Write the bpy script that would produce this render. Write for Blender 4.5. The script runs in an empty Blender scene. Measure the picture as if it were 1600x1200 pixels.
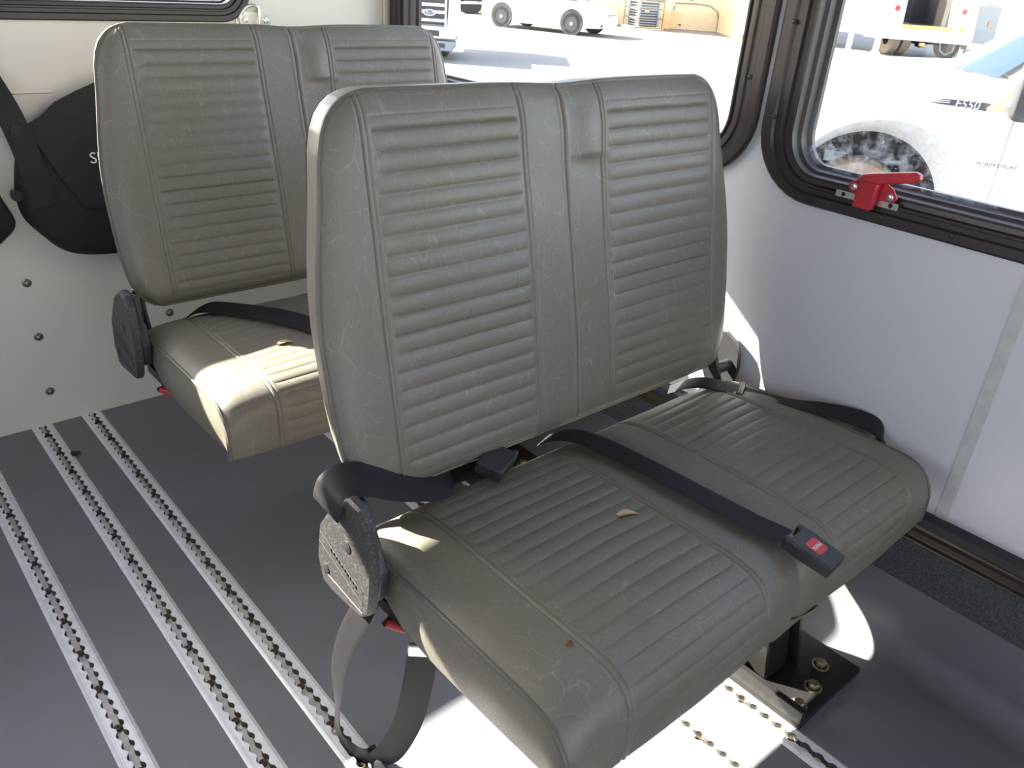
import bpy, math, random
import numpy as np
from mathutils import Vector, Matrix
from mathutils.geometry import tessellate_polygon

random.seed(4)
S = bpy.context.scene
COL = S.collection

# ------------------------------------------------------------------ camera
cam = bpy.data.cameras.new('camera')
cam.sensor_fit = 'HORIZONTAL'; cam.sensor_width = 36.0
cam.lens = 1271.66 / 1600 * 36.0
cam.clip_start = 0.02; cam.clip_end = 500
camo = bpy.data.objects.new('camera', cam); COL.objects.link(camo)
RX, RY, RZ = (0.75325636, -0.65423895, 0.06764796), (-0.2566079, -0.38702013, -0.88564542), (0.60560485, 0.64975904, -0.45940826)
M = Matrix(((RX[0], -RY[0], -RZ[0], 0), (RX[1], -RY[1], -RZ[1], 0), (RX[2], -RY[2], -RZ[2], 1.14885), (0, 0, 0, 1)))
camo.matrix_world = M
S.camera = camo

# ------------------------------------------------------------------ sky, sun, exposure
SUN_DIR = Vector((0.72, -1.34, -1.0)).normalized()      # the way the light travels
w = bpy.data.worlds.new('sky'); S.world = w; w.use_nodes = True
nt = w.node_tree; nt.nodes.clear()
sky = nt.nodes.new('ShaderNodeTexSky'); sky.sky_type = 'NISHITA'; sky.sun_disc = False
sky.sun_elevation = math.asin(-SUN_DIR.z)
sky.sun_rotation = math.atan2(-SUN_DIR.x, -SUN_DIR.y)
sky.air_density = 1.0; sky.dust_density = 1.5; sky.ozone_density = 1.0
bg = nt.nodes.new('ShaderNodeBackground'); bg.inputs[1].default_value = 0.36
wo = nt.nodes.new('ShaderNodeOutputWorld')
hz = nt.nodes.new('ShaderNodeMix'); hz.data_type = 'RGBA'; hz.inputs[0].default_value = .45      # pale hazy sky
bw_ = nt.nodes.new('ShaderNodeRGBToBW'); tint = nt.nodes.new('ShaderNodeMix'); tint.data_type = 'RGBA'; tint.blend_type = 'MULTIPLY'; tint.inputs[0].default_value = 1
tint.inputs[7].default_value = (1.10, .985, .92, 1)
nt.links.new(sky.outputs[0], bw_.inputs[0]); nt.links.new(bw_.outputs[0], tint.inputs[6])
nt.links.new(sky.outputs[0], hz.inputs[6]); nt.links.new(tint.outputs[2], hz.inputs[7])
nt.links.new(hz.outputs[2], bg.inputs[0]); nt.links.new(bg.outputs[0], wo.inputs[0])
sl = bpy.data.lights.new('sun', 'SUN'); sl.energy = 15.0; sl.angle = 0.0093; sl.color = (1.0, 0.93, 0.82)
so = bpy.data.objects.new('sun', sl); COL.objects.link(so)
so.rotation_euler = (-SUN_DIR).to_track_quat('Z', 'Y').to_euler(); so.location = (-8, 14, 12)
S.view_settings.view_transform = 'Standard'; S.view_settings.look = 'None'
S.view_settings.exposure = 1.75; S.view_settings.gamma = 1.0
S.view_settings.use_curve_mapping = False
S.cycles.max_bounces = 12; S.cycles.diffuse_bounces = 6; S.cycles.transparent_max_bounces = 16
S.cycles.use_denoising = True

# ------------------------------------------------------------------ materials
def new_mat(name):
    m = bpy.data.materials.new(name); m.use_nodes = True
    return m, m.node_tree, m.node_tree.nodes['Principled BSDF']
def noise(t, scale, detail=4.0, rough=.55, vec=None, dist=0.0):
    n = t.nodes.new('ShaderNodeTexNoise'); n.inputs['Scale'].default_value = scale
    n.inputs['Detail'].default_value = detail; n.inputs['Roughness'].default_value = rough
    n.inputs['Distortion'].default_value = dist
    if vec is not None: t.links.new(vec, n.inputs['Vector'])
    return n.outputs['Fac']
def ramp(t, src, stops):
    r = t.nodes.new('ShaderNodeValToRGB'); t.links.new(src, r.inputs[0])
    e = r.color_ramp.elements
    while len(e) < len(stops): e.new(.5)
    for q, (p, c) in zip(e, stops):
        q.position = p; q.color = (c, c, c, 1) if not isinstance(c, tuple) else (*c, 1)
    return r.outputs[0]
def mixc(t, fac, a, b):
    n = t.nodes.new('ShaderNodeMix'); n.data_type = 'RGBA'
    for s, v in ((n.inputs[0], fac), (n.inputs[6], a), (n.inputs[7], b)):
        if isinstance(v, tuple): s.default_value = (*v, 1)
        elif isinstance(v, (int, float)): s.default_value = v
        else: t.links.new(v, s)
    return n.outputs[2]
def mathn(t, op, a, b):
    n = t.nodes.new('ShaderNodeMath'); n.operation = op
    for s, v in ((n.inputs[0], a), (n.inputs[1], b)):
        if isinstance(v, (int, float)): s.default_value = v
        else: t.links.new(v, s)
    return n.outputs[0]
def objvec(t, scale=(1, 1, 1), rot=(0, 0, 0)):
    c = t.nodes.new('ShaderNodeTexCoord'); m = t.nodes.new('ShaderNodeMapping')
    m.inputs['Scale'].default_value = scale; m.inputs['Rotation'].default_value = rot
    t.links.new(c.outputs['Object'], m.inputs[0]); return m.outputs[0]
def bump(t, b, h, strength, dist=.01):
    n = t.nodes.new('ShaderNodeBump'); n.inputs['Strength'].default_value = strength
    n.inputs['Distance'].default_value = dist
    t.links.new(h, n.inputs['Height']); t.links.new(n.outputs[0], b.inputs['Normal'])
def flat(name, col, rough=.5, metal=0.0, var=.12, scale=30, bmp=0.0):
    m, t, b = new_mat(name); v = objvec(t)
    f = noise(t, scale, 5, .6, v)
    lo = tuple(c * (1 - var) for c in col); hi = tuple(min(1, c * (1 + var)) for c in col)
    t.links.new(mixc(t, ramp(t, f, ((.3, 0.0), (.7, 1.0))), lo, hi), b.inputs['Base Color'])
    b.inputs['Roughness'].default_value = rough; b.inputs['Metallic'].default_value = metal
    if bmp: bump(t, b, f, bmp, .002)
    return m

def vinyl_mat():
    m, t, b = new_mat('grey_green_vinyl'); v = objvec(t)
    big = noise(t, 5, 3, .5, v)
    base = mixc(t, ramp(t, big, ((.35, 0.0), (.65, 1.0))), (.160, .141, .119), (.147, .132, .094))
    fine = noise(t, 160, 5, .7, v)
    base = mixc(t, mathn(t, 'MULTIPLY', fine, .25), base, (.20, .195, .172))
    # pale hair-line creases running diagonally
    col = base
    for sc_, ang, th, k in ((1.25, 26, .022, .34), (2.0, -38, .024, .34), (3.6, 12, .028, .32)):
        v2 = objvec(t, (22 * sc_, 22 * sc_, 8 * sc_), (0, math.radians(ang), math.radians(ang * .5)))
        dn = t.nodes.new('ShaderNodeTexNoise'); dn.inputs['Scale'].default_value = 1.1; dn.inputs['Detail'].default_value = 3; t.links.new(v2, dn.inputs['Vector'])
        dm = t.nodes.new('ShaderNodeVectorMath'); dm.operation = 'SCALE'; dm.inputs['Scale'].default_value = .45; t.links.new(dn.outputs['Color'], dm.inputs[0])
        addv = t.nodes.new('ShaderNodeVectorMath'); addv.operation = 'ADD'
        t.links.new(v2, addv.inputs[0]); t.links.new(dm.outputs[0], addv.inputs[1])
        vo = t.nodes.new('ShaderNodeTexVoronoi'); vo.feature = 'DISTANCE_TO_EDGE'; vo.inputs['Scale'].default_value = 1.0
        t.links.new(addv.outputs[0], vo.inputs['Vector'])
        line = ramp(t, vo.outputs['Distance'], ((0.0, 1.0), (th, 0.0)))
        mask = ramp(t, noise(t, 19 * sc_, 5, .65, v), ((.46, 0.0), (.66, 1.0)))
        col = mixc(t, mathn(t, 'MULTIPLY', mathn(t, 'MULTIPLY', line, mask), k), col, (.38, .365, .32))
    t.links.new(col, b.inputs['Base Color'])
    rr = ramp(t, noise(t, 9, 4, .6, v), ((.3, .40), (.7, .52)))
    t.links.new(rr, b.inputs['Roughness'])
    bump(t, b, fine, .10, .001)
    return m
VINYL = vinyl_mat()
PIPING = flat('vinyl_piping', (.128, .116, .098), .42)

def floor_mat():
    m, t, b = new_mat('grey_floor_vinyl'); v = objvec(t)
    f = noise(t, 420, 3, .7, v); d = noise(t, 6, 5, .6, v); s = noise(t, 1500, 2, .5, v)
    c = mixc(t, f, (.152, .150, .166), (.197, .194, .212))
    c = mixc(t, ramp(t, d, ((.45, 0.0), (.75, .35))), c, (.115, .105, .095))
    c = mixc(t, ramp(t, s, ((.74, 0.0), (.78, .5))), c, (.34, .34, .34))
    t.links.new(c, b.inputs['Base Color']); b.inputs['Roughness'].default_value = .42
    bump(t, b, f, .12, .001)
    return m
FLOOR = floor_mat()
def wall_mat(name, a, c2):
    m, t, b = new_mat(name); v = objvec(t)
    d = noise(t, 3, 5, .6, v); s = noise(t, 26, 3, .55, v)
    c = mixc(t, ramp(t, d, ((.3, 0.0), (.75, 1.0))), a, c2)
    c = mixc(t, ramp(t, s, ((.70, 0.0), (.80, .18))), c, (.42, .38, .32))
    t.links.new(c, b.inputs['Base Color']); b.inputs['Roughness'].default_value = .34
    bump(t, b, noise(t, 90, 2, .5, v), .03, .002)
    return m
WALL_R = wall_mat('white_side_panel', (.655, .645, .695), (.62, .61, .66))
WALL_B = wall_mat('white_rear_panel', (.69, .655, .595), (.66, .62, .56))
SEAM = flat('grey_seam_strip', (.52, .53, .52), .5)
CEIL = flat('grey_ceiling_cloth', (.46, .45, .45), .8)
FRAME = flat('dark_brown_window_frame', (.030, .022, .024), .38)
RAILBLK = flat('black_rail_band', (.026, .024, .03), .45)
RAILBRN = flat('bronze_rail', (.115, .093, .075), .38, .6)
CARPET = flat('grey_carpet', (.075, .075, .083), .95, 0, .6, 260, .6)
def alu_mat():
    m, t, b = new_mat('worn_aluminium'); v = objvec(t)
    f = noise(t, 55, 5, .65, v)
    t.links.new(mixc(t, ramp(t, f, ((.35, 0.0), (.75, 1.0))), (.88, .87, .89), (.72, .71, .71)), b.inputs['Base Color'])
    b.inputs['Metallic'].default_value = .2; b.inputs['Roughness'].default_value = .4
    return m
ALU = alu_mat()
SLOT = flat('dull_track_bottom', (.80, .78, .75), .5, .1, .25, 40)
SHADEWALL = flat('shade_grime_channel_wall', (.10, .09, .085), .6, .2, .3, 200)  # slot shade painted as a dark wall colour, along with grime
RUST = flat('rusty_screw', (.10, .065, .045), .6, .4, .3, 200)
STEEL = flat('steel_bolt', (.24, .21, .18), .24, .9)
ZINC = flat('zinc_bolt', (.48, .42, .27), .35, .85, .3, 60)
CHROME = flat('bright_metal', (.75, .75, .74), .22, .9)
BLKMET = flat('black_painted_steel', (.022, .020, .020), .38, .2)
BLKPLA = flat('black_plastic', (.030, .029, .031), .42, 0, .2, 300)
def dusty_plastic():
    m, t, b = new_mat('dusty_black_plastic'); v = objvec(t)
    c = mixc(t, ramp(t, noise(t, 420, 3, .6, v), ((.56, 0.0), (.70, .55))), (.034, .032, .033), (.30, .27, .24))
    t.links.new(c, b.inputs['Base Color']); b.inputs['Roughness'].default_value = .5
    bump(t, b, noise(t, 500, 2, .5, v), .2, .001)
    return m
DUSTY = dusty_plastic()
def web_mat():
    m, t, b = new_mat('black_webbing'); v = objvec(t)
    f = noise(t, 600, 2, .5, v)
    t.links.new(mixc(t, f, (.010, .009, .011), (.022, .020, .024)), b.inputs['Base Color'])
    b.inputs['Roughness'].default_value = .6; b.inputs['Specular IOR Level'].default_value = .3
    bump(t, b, f, .2, .001)
    return m
WEB = web_mat()
BAG = flat('black_bag_cloth', (.017, .015, .016), .75, 0, .3, 200, .2)
RED = flat('red_plastic', (.55, .035, .055), .35)
REDPAINT = flat('red_painted_metal', (.45, .02, .035), .34)
WHITE_INK = flat('white_print', (.8, .8, .8), .6)
GREY_INK = flat('dark_print', (.06, .06, .065), .5)
LEAF = flat('dry_leaf', (.48, .38, .22), .7)
CRUMB = flat('brown_crumb', (.16, .06, .03), .8)
TAR = flat('black_residue', (.012, .012, .013), .6)
def glass_mat(name, dust=False):
    m, t, b = new_mat(name); t.nodes.remove(b)
    out = [n for n in t.nodes if n.type == 'OUTPUT_MATERIAL'][0]
    tr = t.nodes.new('ShaderNodeBsdfTransparent'); tr.inputs[0].default_value = (.95, .97, .96, 1)
    gl = t.nodes.new('ShaderNodeBsdfGlossy'); gl.inputs['Roughness'].default_value = .01
    lw_ = t.nodes.new('ShaderNodeLayerWeight'); lw_.inputs[0].default_value = .5
    fr = mathn(t, 'ADD', mathn(t, 'MULTIPLY', mathn(t, 'POWER', lw_.outputs['Facing'], 5.0), .45), .025)
    mx = t.nodes.new('ShaderNodeMixShader')
    t.links.new(fr, mx.inputs[0]); t.links.new(tr.outputs[0], mx.inputs[1]); t.links.new(gl.outputs[0], mx.inputs[2])
    last = mx.outputs[0]
    if dust:
        c = t.nodes.new('ShaderNodeTexCoord'); sp = t.nodes.new('ShaderNodeSeparateXYZ')
        t.links.new(c.outputs['Object'], sp.inputs[0])
        low = t.nodes.new('ShaderNodeMapRange'); low.inputs[1].default_value = .30; low.inputs[2].default_value = .04
        t.links.new(sp.outputs[2], low.inputs[0])
        n1 = noise(t, 42, 6, .75, c.outputs['Object'])
        v = ramp(t, n1, ((.46, 0.0), (.70, .40)))
        k = mathn(t, 'MULTIPLY', v, mathn(t, 'POWER', low.outputs[0], 1.6))
        mp = t.nodes.new('ShaderNodeMapping'); mp.inputs['Scale'].default_value = (60, 60, 130)
        t.links.new(c.outputs['Object'], mp.inputs[0])
        sc = ramp(t, noise(t, 1.3, 3, .7, mp.outputs[0], 1.5), ((.66, 0.0), (.70, .7)))
        k = mathn(t, 'MAXIMUM', k, mathn(t, 'MULTIPLY', sc, mathn(t, 'POWER', low.outputs[0], .7)))
        df = t.nodes.new('ShaderNodeBsdfTranslucent'); df.inputs[0].default_value = (.5, .52, .54, 1)
        m2 = t.nodes.new('ShaderNodeMixShader')
        t.links.new(k, m2.inputs[0]); t.links.new(last, m2.inputs[1]); t.links.new(df.outputs[0], m2.inputs[2])
        last = m2.outputs[0]
    t.links.new(last, out.inputs[0])
    return m
GLASS = glass_mat('window_glass'); GLASSD = glass_mat('dusty_scratched_glass', True)
# outdoors
def asphalt_mat():
    m, t, b = new_mat('sunny_concrete_lot'); v = objvec(t)
    c = mixc(t, noise(t, .7, 6, .65, v), (.15, .15, .154), (.185, .183, .183))
    c = mixc(t, ramp(t, noise(t, 3.5, 8, .8, v), ((.68, 0.0), (.74, .6))), c, (.14, .13, .12))
    t.links.new(c, b.inputs['Base Color']); b.inputs['Roughness'].default_value = .85
    return m
LOT = asphalt_mat()
CARWHITE = flat('white_car_paint', (.80, .80, .80), .25, 0, .03)
TIRE = flat('tyre_rubber', (.05, .045, .045), .8)
DIRTYTIRE = flat('dusty_tyre_rubber', (.20, .15, .11), .85)
WELL = flat('dark_wheel_well', (.018, .017, .018), .8)
FLARE = flat('shade_grey_fender_lip', (.36, .36, .37), .4)  # white fender's lip, its downward-facing shade put into the grey colour
ALLOY = flat('wheel_silver', (.85, .85, .85), .35, .1)
CARGLASS = flat('vehicle_glass', (.012, .025, .06), .22)
CARGLASS.node_tree.nodes['Principled BSDF'].inputs['Specular IOR Level'].default_value = .12
GRILLE = flat('dark_grille', (.03, .028, .03), .5)
STUCCO = flat('beige_stucco', (.74, .60, .38), .9, 0, .1, 6, .2)
STUCCO2 = flat('tan_stucco', (.72, .50, .27), .9, 0, .1, 6)
GALV = flat('grey_louvre_metal', (.22, .25, .28), .5, .3)
CAGE = flat('brown_cage_bars', (.17, .13, .10), .6)
TRUCKWHITE = flat('white_truck_body', (.82, .82, .80), .4, 0, .05)
YELLOW = flat('yellow_edge', (.70, .46, .16), .6)
BEIGE = flat('beige_plastic', (.50, .40, .30), .6)
LAMP_RED = flat('red_lamp_lens', (.60, .03, .05), .3)
LAMP_CLR = flat('clear_lamp_lens', (.62, .62, .62), .25)
GALVDOOR = flat('grey_cabinet_door', (.24, .26, .28), .5)
BADGE_D = flat('badge_dark', (.05, .05, .055), .4)
BLUE_OVAL = flat('blue_grey_oval', (.10, .13, .18), .3)

# ------------------------------------------------------------------ mesh building
class MB:
    def __init__(s): s.v = []; s.f = []
    def add(s, vs, fs):
        o = len(s.v); s.v += [tuple(map(float, p)) for p in vs]; s.f += [tuple(i + o for i in q) for q in fs]; return s
    def box(s, c, d, rot=None):
        x, y, z = (k / 2 for k in d)
        vs = [Vector((sx * x, sy * y, sz * z)) for sz in (-1, 1) for sy in (-1, 1) for sx in (-1, 1)]
        if rot is not None: vs = [rot @ p for p in vs]
        return s.add([p + Vector(c) for p in vs], [(0, 2, 3, 1), (4, 5, 7, 6), (0, 1, 5, 4), (2, 6, 7, 3), (0, 4, 6, 2), (1, 3, 7, 5)])
    def prism(s, poly, mp, a, b):
        """polygon poly (2-D) extruded between depths a and b; mp(u, v, d) -> xyz"""
        n = len(poly)
        s.add([mp(u, v, a) for u, v in poly] + [mp(u, v, b) for u, v in poly],
              [tuple(range(n))[::-1], tuple(range(n, 2 * n))] + [(i, (i + 1) % n, n + (i + 1) % n, n + i) for i in range(n)])
        return s
    def plate(s, outer, holes, mp, a, b):
        loops = [outer] + holes; fl = [p for l in loops for p in l]; n = len(fl)
        tri = tessellate_polygon([[Vector((u, v, 0)) for u, v in l] for l in loops])
        fs = [tuple(t) for t in tri] + [tuple(i + n for i in t[::-1]) for t in tri]
        o = 0
        for l in loops:
            k = len(l); fs += [(o + i, o + (i + 1) % k, n + o + (i + 1) % k, n + o + i) for i in range(k)]; o += k
        return s.add([mp(u, v, a) for u, v in fl] + [mp(u, v, b) for u, v in fl], fs)
    def grid(s, P, close_u=False, close_v=False):
        P = np.asarray(P, float); a, b = P.shape[:2]
        fs = []
        for i in range(a if close_u else a - 1):
            for j in range(b if close_v else b - 1):
                i2, j2 = (i + 1) % a, (j + 1) % b
                fs.append((i * b + j, i * b + j2, i2 * b + j2, i2 * b + j))
        return s.add(P.reshape(-1, 3), fs)
    def tube(s, pts, r, n=8, closed=False, caps=True):
        pts = [Vector(p) for p in pts]; k = len(pts); rings = []; up = None
        for i, p in enumerate(pts):
            if closed: t = pts[(i + 1) % k] - pts[i - 1]
            else: t = pts[min(i + 1, k - 1)] - pts[max(i - 1, 0)]
            t.normalize()
            if up is None: up = t.orthogonal().normalized()
            up = (up - t * up.dot(t)); up = up.normalized() if up.length > 1e-6 else t.orthogonal().normalized()
            sd = t.cross(up); rr = r[i] if isinstance(r, (list, tuple)) else r
            rings.append([p + (up * math.cos(2 * math.pi * j / n) + sd * math.sin(2 * math.pi * j / n)) * rr for j in range(n)])
        o = len(s.v); s.grid([[tuple(q) for q in g] for g in rings], close_u=closed, close_v=True)
        if caps and not closed:
            s.f.append(tuple(o + j for j in range(n))[::-1]); s.f.append(tuple(o + (k - 1) * n + j for j in range(n)))
        return s
    def cyl(s, a, b, r, n=20): return s.tube([a, b], r, n)
    def lathe(s, prof, org, axis, n=24):
        """prof: (radius, height) pairs turned about axis from org"""
        ax = Vector(axis).normalized(); u = ax.orthogonal().normalized(); w_ = ax.cross(u)
        s.grid([[tuple(Vector(org) + ax * h + (u * math.cos(2 * math.pi * j / n) + w_ * math.sin(2 * math.pi * j / n)) * max(r, 1e-5)) for j in range(n)] for r, h in prof], close_v=True)
        return s
    def ribbon(s, pts, wd, width, t=.0016, n=8, ridges=True):
        P = cr(pts, n); W = cr(wd, n); rows = []
        m = 9
        for i, (p, q) in enumerate(zip(P, W)):
            tg = (P[min(i + 1, len(P) - 1)] - P[max(i - 1, 0)]); tg.normalize()
            q = q - tg * q.dot(tg); q.normalize(); nn = tg.cross(q).normalized()
            row = []
            for sgn in (1, -1):
                for j in range(m):
                    a = j / (m - 1) - .5; a = a if sgn > 0 else -a
                    hgt = t / 2 + (.0006 if ridges and j % 2 else 0) - (.0006 if abs(a) > .49 else 0)
                    row.append(tuple(p + q * (a * width) + nn * (sgn * hgt)))
            rows.append(row)
        o = len(s.v); s.grid(rows, close_v=True); k = 2 * m
        s.f.append(tuple(o + j for j in range(k))[::-1]); s.f.append(tuple(o + (len(rows) - 1) * k + j for j in range(k)))
        return s
    def obj(s, name, mat, parent=None, world=True, angle=38, bevel=0, **props):
        me = bpy.data.meshes.new(name)
        vs = np.array(s.v, float)
        o = bpy.data.objects.new(name, me); COL.objects.link(o)
        if parent is not None:
            if world: vs = vs - np.array(root_loc(parent))
            o.parent = parent
        elif props.pop('center', True) and len(vs):
            c = (vs.min(0) + vs.max(0)) / 2; c[2] = vs[:, 2].min()
            vs = vs - c; o.location = c
        me.from_pydata([tuple(p) for p in vs], [], s.f); me.update(); me.validate()
        import bmesh
        b = bmesh.new(); b.from_mesh(me); bmesh.ops.recalc_face_normals(b, faces=b.faces); b.to_mesh(me); b.free()
        me.materials.append(mat)
        if angle:
            me.polygons.foreach_set('use_smooth', [True] * len(me.polygons)); me.set_sharp_from_angle(angle=math.radians(angle))
        if bevel:
            md = o.modifiers.new('bevel', 'BEVEL'); md.width = bevel; md.segments = 2; md.limit_method = 'ANGLE'
        for k, val in props.items(): o[k] = val
        return o
def root_loc(p):
    x = Vector((0, 0, 0))
    while p is not None: x = x + p.location; p = p.parent
    return tuple(x)
def cr(pts, n):
    P = [Vector(p) for p in pts]; out = []
    for i in range(len(P) - 1):
        a, b, c, d = P[max(i - 1, 0)], P[i], P[i + 1], P[min(i + 2, len(P) - 1)]
        for k in range(n):
            t = k / n
            out.append(.5 * ((2 * b) + (c - a) * t + (2 * a - 5 * b + 4 * c - d) * t * t + (3 * b - a - 3 * c + d) * t ** 3))
    return out + [P[-1]]
def empty(name, loc, rz=0.0, label=None, cat=None, group=None, kind=None):
    o = bpy.data.objects.new(name, None); COL.objects.link(o); o.location = loc; o.rotation_euler = (0, 0, rz); o.empty_display_size = .1
    tag(o, label, cat, group, kind); return o
def tag(o, label=None, cat=None, group=None, kind=None):
    if label: o['label'] = label
    if cat: o['category'] = cat
    if group: o['group'] = group
    if kind: o['kind'] = kind
    return o
def copy_tree(o, parent=None):
    c = o.copy(); COL.objects.link(c)
    if parent is not None: c.parent = parent
    for ch in list(o.children): copy_tree(ch, c)
    return c
def text_mesh(name, body, size, mat, parent, M4, depth=.001, shear=0.0):
    cu = bpy.data.curves.new(name, 'FONT'); cu.body = body; cu.size = size; cu.align_x = 'CENTER'; cu.align_y = 'CENTER'
    cu.extrude = depth; cu.shear = shear
    t = bpy.data.objects.new(name + '_tmp', cu); COL.objects.link(t)
    me = bpy.data.meshes.new_from_object(t.evaluated_get(bpy.context.evaluated_depsgraph_get()))
    bpy.data.objects.remove(t); bpy.data.curves.remove(cu)
    me.name = name; me.transform(M4); me.materials.clear(); me.materials.append(mat)
    o = bpy.data.objects.new(name, me); COL.objects.link(o); o.parent = parent
    return o
def basis(x, y, loc):
    x = Vector(x).normalized(); y = Vector(y); y = (y - x * y.dot(x)).normalized(); z = x.cross(y)
    return Matrix(((x.x, y.x, z.x, loc[0]), (x.y, y.y, z.y, loc[1]), (x.z, y.z, z.z, loc[2]), (0, 0, 0, 1)))
def rrect(u0, u1, v0, v1, ru, rv=None, n=9):
    rv = ru if rv is None else rv; ru = max(ru, .004); rv = max(rv, .004); out = []
    for cx, cy, a0 in ((u1 - ru, v0 + rv, -90), (u1 - ru, v1 - rv, 0), (u0 + ru, v1 - rv, 90), (u0 + ru, v0 + rv, 180)):
        for k in range(n + 1):
            a = math.radians(a0 + 90 * k / n); out.append((cx + ru * math.cos(a), cy + rv * math.sin(a)))
    return out

WX, RYW, FZ0 = 1.40, 2.126, -.75          # right wall, rear wall, ground outside
right = lambda u, v, d: (WX - d, u, v)
rear = lambda u, v, d: (u, RYW - d, v)
leftm = lambda u, v, d: (-.95 + d, u, v)

# ------------------------------------------------------------------ the setting: bus body
TR = [0.1769, 0.3314, 0.4511, 0.9256, 1.0521]; TW = .0486
f = MB(); xs = [-.95]
for c in TR: xs += [c - .022, c + .022]
xs += [1.345]
for a, b in zip(xs[0::2], xs[1::2]):
    f.add([(a, -3.2, 0), (b, -3.2, 0), (b, 2.126, 0), (a, 2.126, 0)], [(0, 1, 2, 3)])
prof = [(1.345 + .053 * math.sin(math.radians(t)), .053 - .053 * math.cos(math.radians(t))) for t in range(0, 91, 9)] + [(1.398, .163)]
f.grid([[(x, -3.2, z), (x, 2.126, z)] for x, z in prof])
f.obj('floor', FLOOR, kind='structure', center=False)

def window(name, mp, u0, u1, v0, v1, r, profile, pane_d, glass, su=1.25):
    e = empty(name, mp((u0 + u1) / 2, v0, 0), kind='structure')
    rings = []
    for ins, d in profile:
        iu = ins * su
        rings.append([mp(u, v, d) for u, v in rrect(u0 + iu, u1 - iu, v0 + ins, v1 - ins, r - iu, r - ins)])
    MB().grid(rings, close_v=True).obj('window_frame', FRAME, e, angle=25)
    ins = profile[-1][0] - .012; iu = ins * su
    MB().prism(rrect(u0 + iu, u1 - iu, v0 + ins, v1 - ins, r - iu, r - ins), mp, pane_d, pane_d - .004).obj('pane', glass, e, world=True)
    return e
PF = [(0, 0), (0, .010), (.004, .013), (.018, .013), (.021, .008), (.030, .008), (.032, .012), (.036, .012), (.038, .004),
      (.046, .003), (.048, .007), (.051, .007), (.053, -.006), (.058, -.010), (.060, -.026), (.066, -.03), (.066, -.04)]
W1 = (-.50, .866, .792, 1.74, .125); W2 = (.880, 2.108, .797, 1.74, .125); W3 = (-.60, .985, .968, 1.585, .08)
hole = lambda W, i=.03: rrect(W[0] + i * 1.2, W[1] - i * 1.2, W[2] + i, W[3] - i, W[4] - i)
mb = MB().plate([(-3.2, .16), (RYW + .03, .16), (RYW + .03, 1.95), (-3.2, 1.95)], [hole(W1), hole(W2), hole((-1.95, -.53, .792, 1.74, .125))], right, 0, -.035)
mb.obj('wall_right', WALL_R, kind='structure', center=False)
MB().add([(WX + .035, -3.2, FZ0 + .35), (WX + .035, RYW + .03, FZ0 + .35), (WX + .035, RYW + .03, .17), (WX + .035, -3.2, .17)], [(0, 1, 2, 3)]).obj('trim_10', WALL_R, kind='structure', center=False)
MB().plate([(-.95, -.02), (WX, -.02), (WX, 1.95), (-.95, 1.95)], [hole(W3)], rear, 0, -.035).obj('wall_rear', WALL_B, kind='structure', center=False)
LW = [(.70, 1.75, .80, 1.55, .12), (-1.2, -.30, .95, 1.60, .12), (-2.7, -1.38, .80, 1.74, .12)]  # first opening is added out of view so its sun patch bounces fill light
MB().plate([(-3.2, -.02), (RYW + .03, -.02), (RYW + .03, 1.95), (-3.2, 1.95)], [hole(q) for q in LW], leftm, 0, -.035).obj('wall_left', WALL_R, kind='structure', center=False)
MB().plate([(-.99, -.02), (WX + .04, -.02), (WX + .04, 1.95), (-.99, 1.95)], [[(-.85, .7), (1.3, .7), (1.3, 1.75), (-.85, 1.75)]], lambda u, v, d: (u, -3.2 - d, v), 0, .03).obj('wall_front', WALL_B, kind='structure', center=False)
MB().box((.225, -.535, 1.97), (2.45, 5.4, .04)).obj('ceiling', CEIL, kind='structure', center=False)
window('window_1', right, *W1, PF, -.022, GLASSD)
window('window_2', right, *W2, PF, -.022, GLASS)
window('window_3', rear, *W3, [(a * .80, d) for a, d in PF], -.022, GLASS, 1.0)
for i, q in enumerate(LW): window('window_%d' % (i + 4), leftm, *q, PF, -.022, GLASS)
window('window_7', right, -1.95, -.53, .792, 1.74, .125, PF, -.022, GLASS)
# frame screws: small domed heads set in the dark frame
def dome(mb, c, ax, r, h):
    mb.lathe([(r, 0), (r, h * .3), (r * .8, h * .75), (r * .4, h), (0, h)], c, ax, 12)
for wn, pts in (('window_1', [(.842, 1.09), (.842, .93), (.70, .806), (.60, .805), (.48, .805), (.36, .805)]), ('window_2', [(.91, .99)])):
    for u, v in pts:
        m_ = MB(); dome(m_, right(u, v, .0125), (-1, 0, 0), .0045, .0025); m_.obj('screw', FRAME, bpy.data.objects[wn])
# carpet strip, seat rail and wall trims
MB().prism([(.160, 0), (.250, 0), (.250, .007), (.160, .007)], lambda u, v, d: (WX - v, d, u), -3.2, RYW).obj('trim_1', CARPET, kind='structure', center=False)
rp = [(.252, 0), (.252, .012), (.256, .016), (.259, .016), (.262, .010), (.266, .010), (.268, .016), (.280, .018), (.284, .012), (.289, .012), (.291, .019), (.296, .019), (.298, 0)]
MB().prism(rp, lambda u, v, d: (WX - v, d, u), -3.2, RYW).obj('trim_2', RAILBRN, kind='structure', center=False)
MB().prism([(.296, 0), (.296, .024), (.300, .027), (.314, .024), (.318, .018), (.318, 0)], lambda u, v, d: (WX - v, d, u), -3.2, RYW).obj('trim_3', RAILBLK, kind='structure', center=False)
MB().box((WX - .0008, .352, .555), (.0016, .021, .474)).obj('trim_4', SEAM, kind='structure', center=False)
MB().box((1.387, RYW - .006, 1.0), (.022, .012, 1.9)).obj('trim_5', WALL_B, kind='structure', center=False, bevel=.003)
MB().box((-.1, RYW - .003, .822), (1.20, .006, .010)).obj('trim_6', WALL_B, kind='structure', center=False, bevel=.002)

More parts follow.
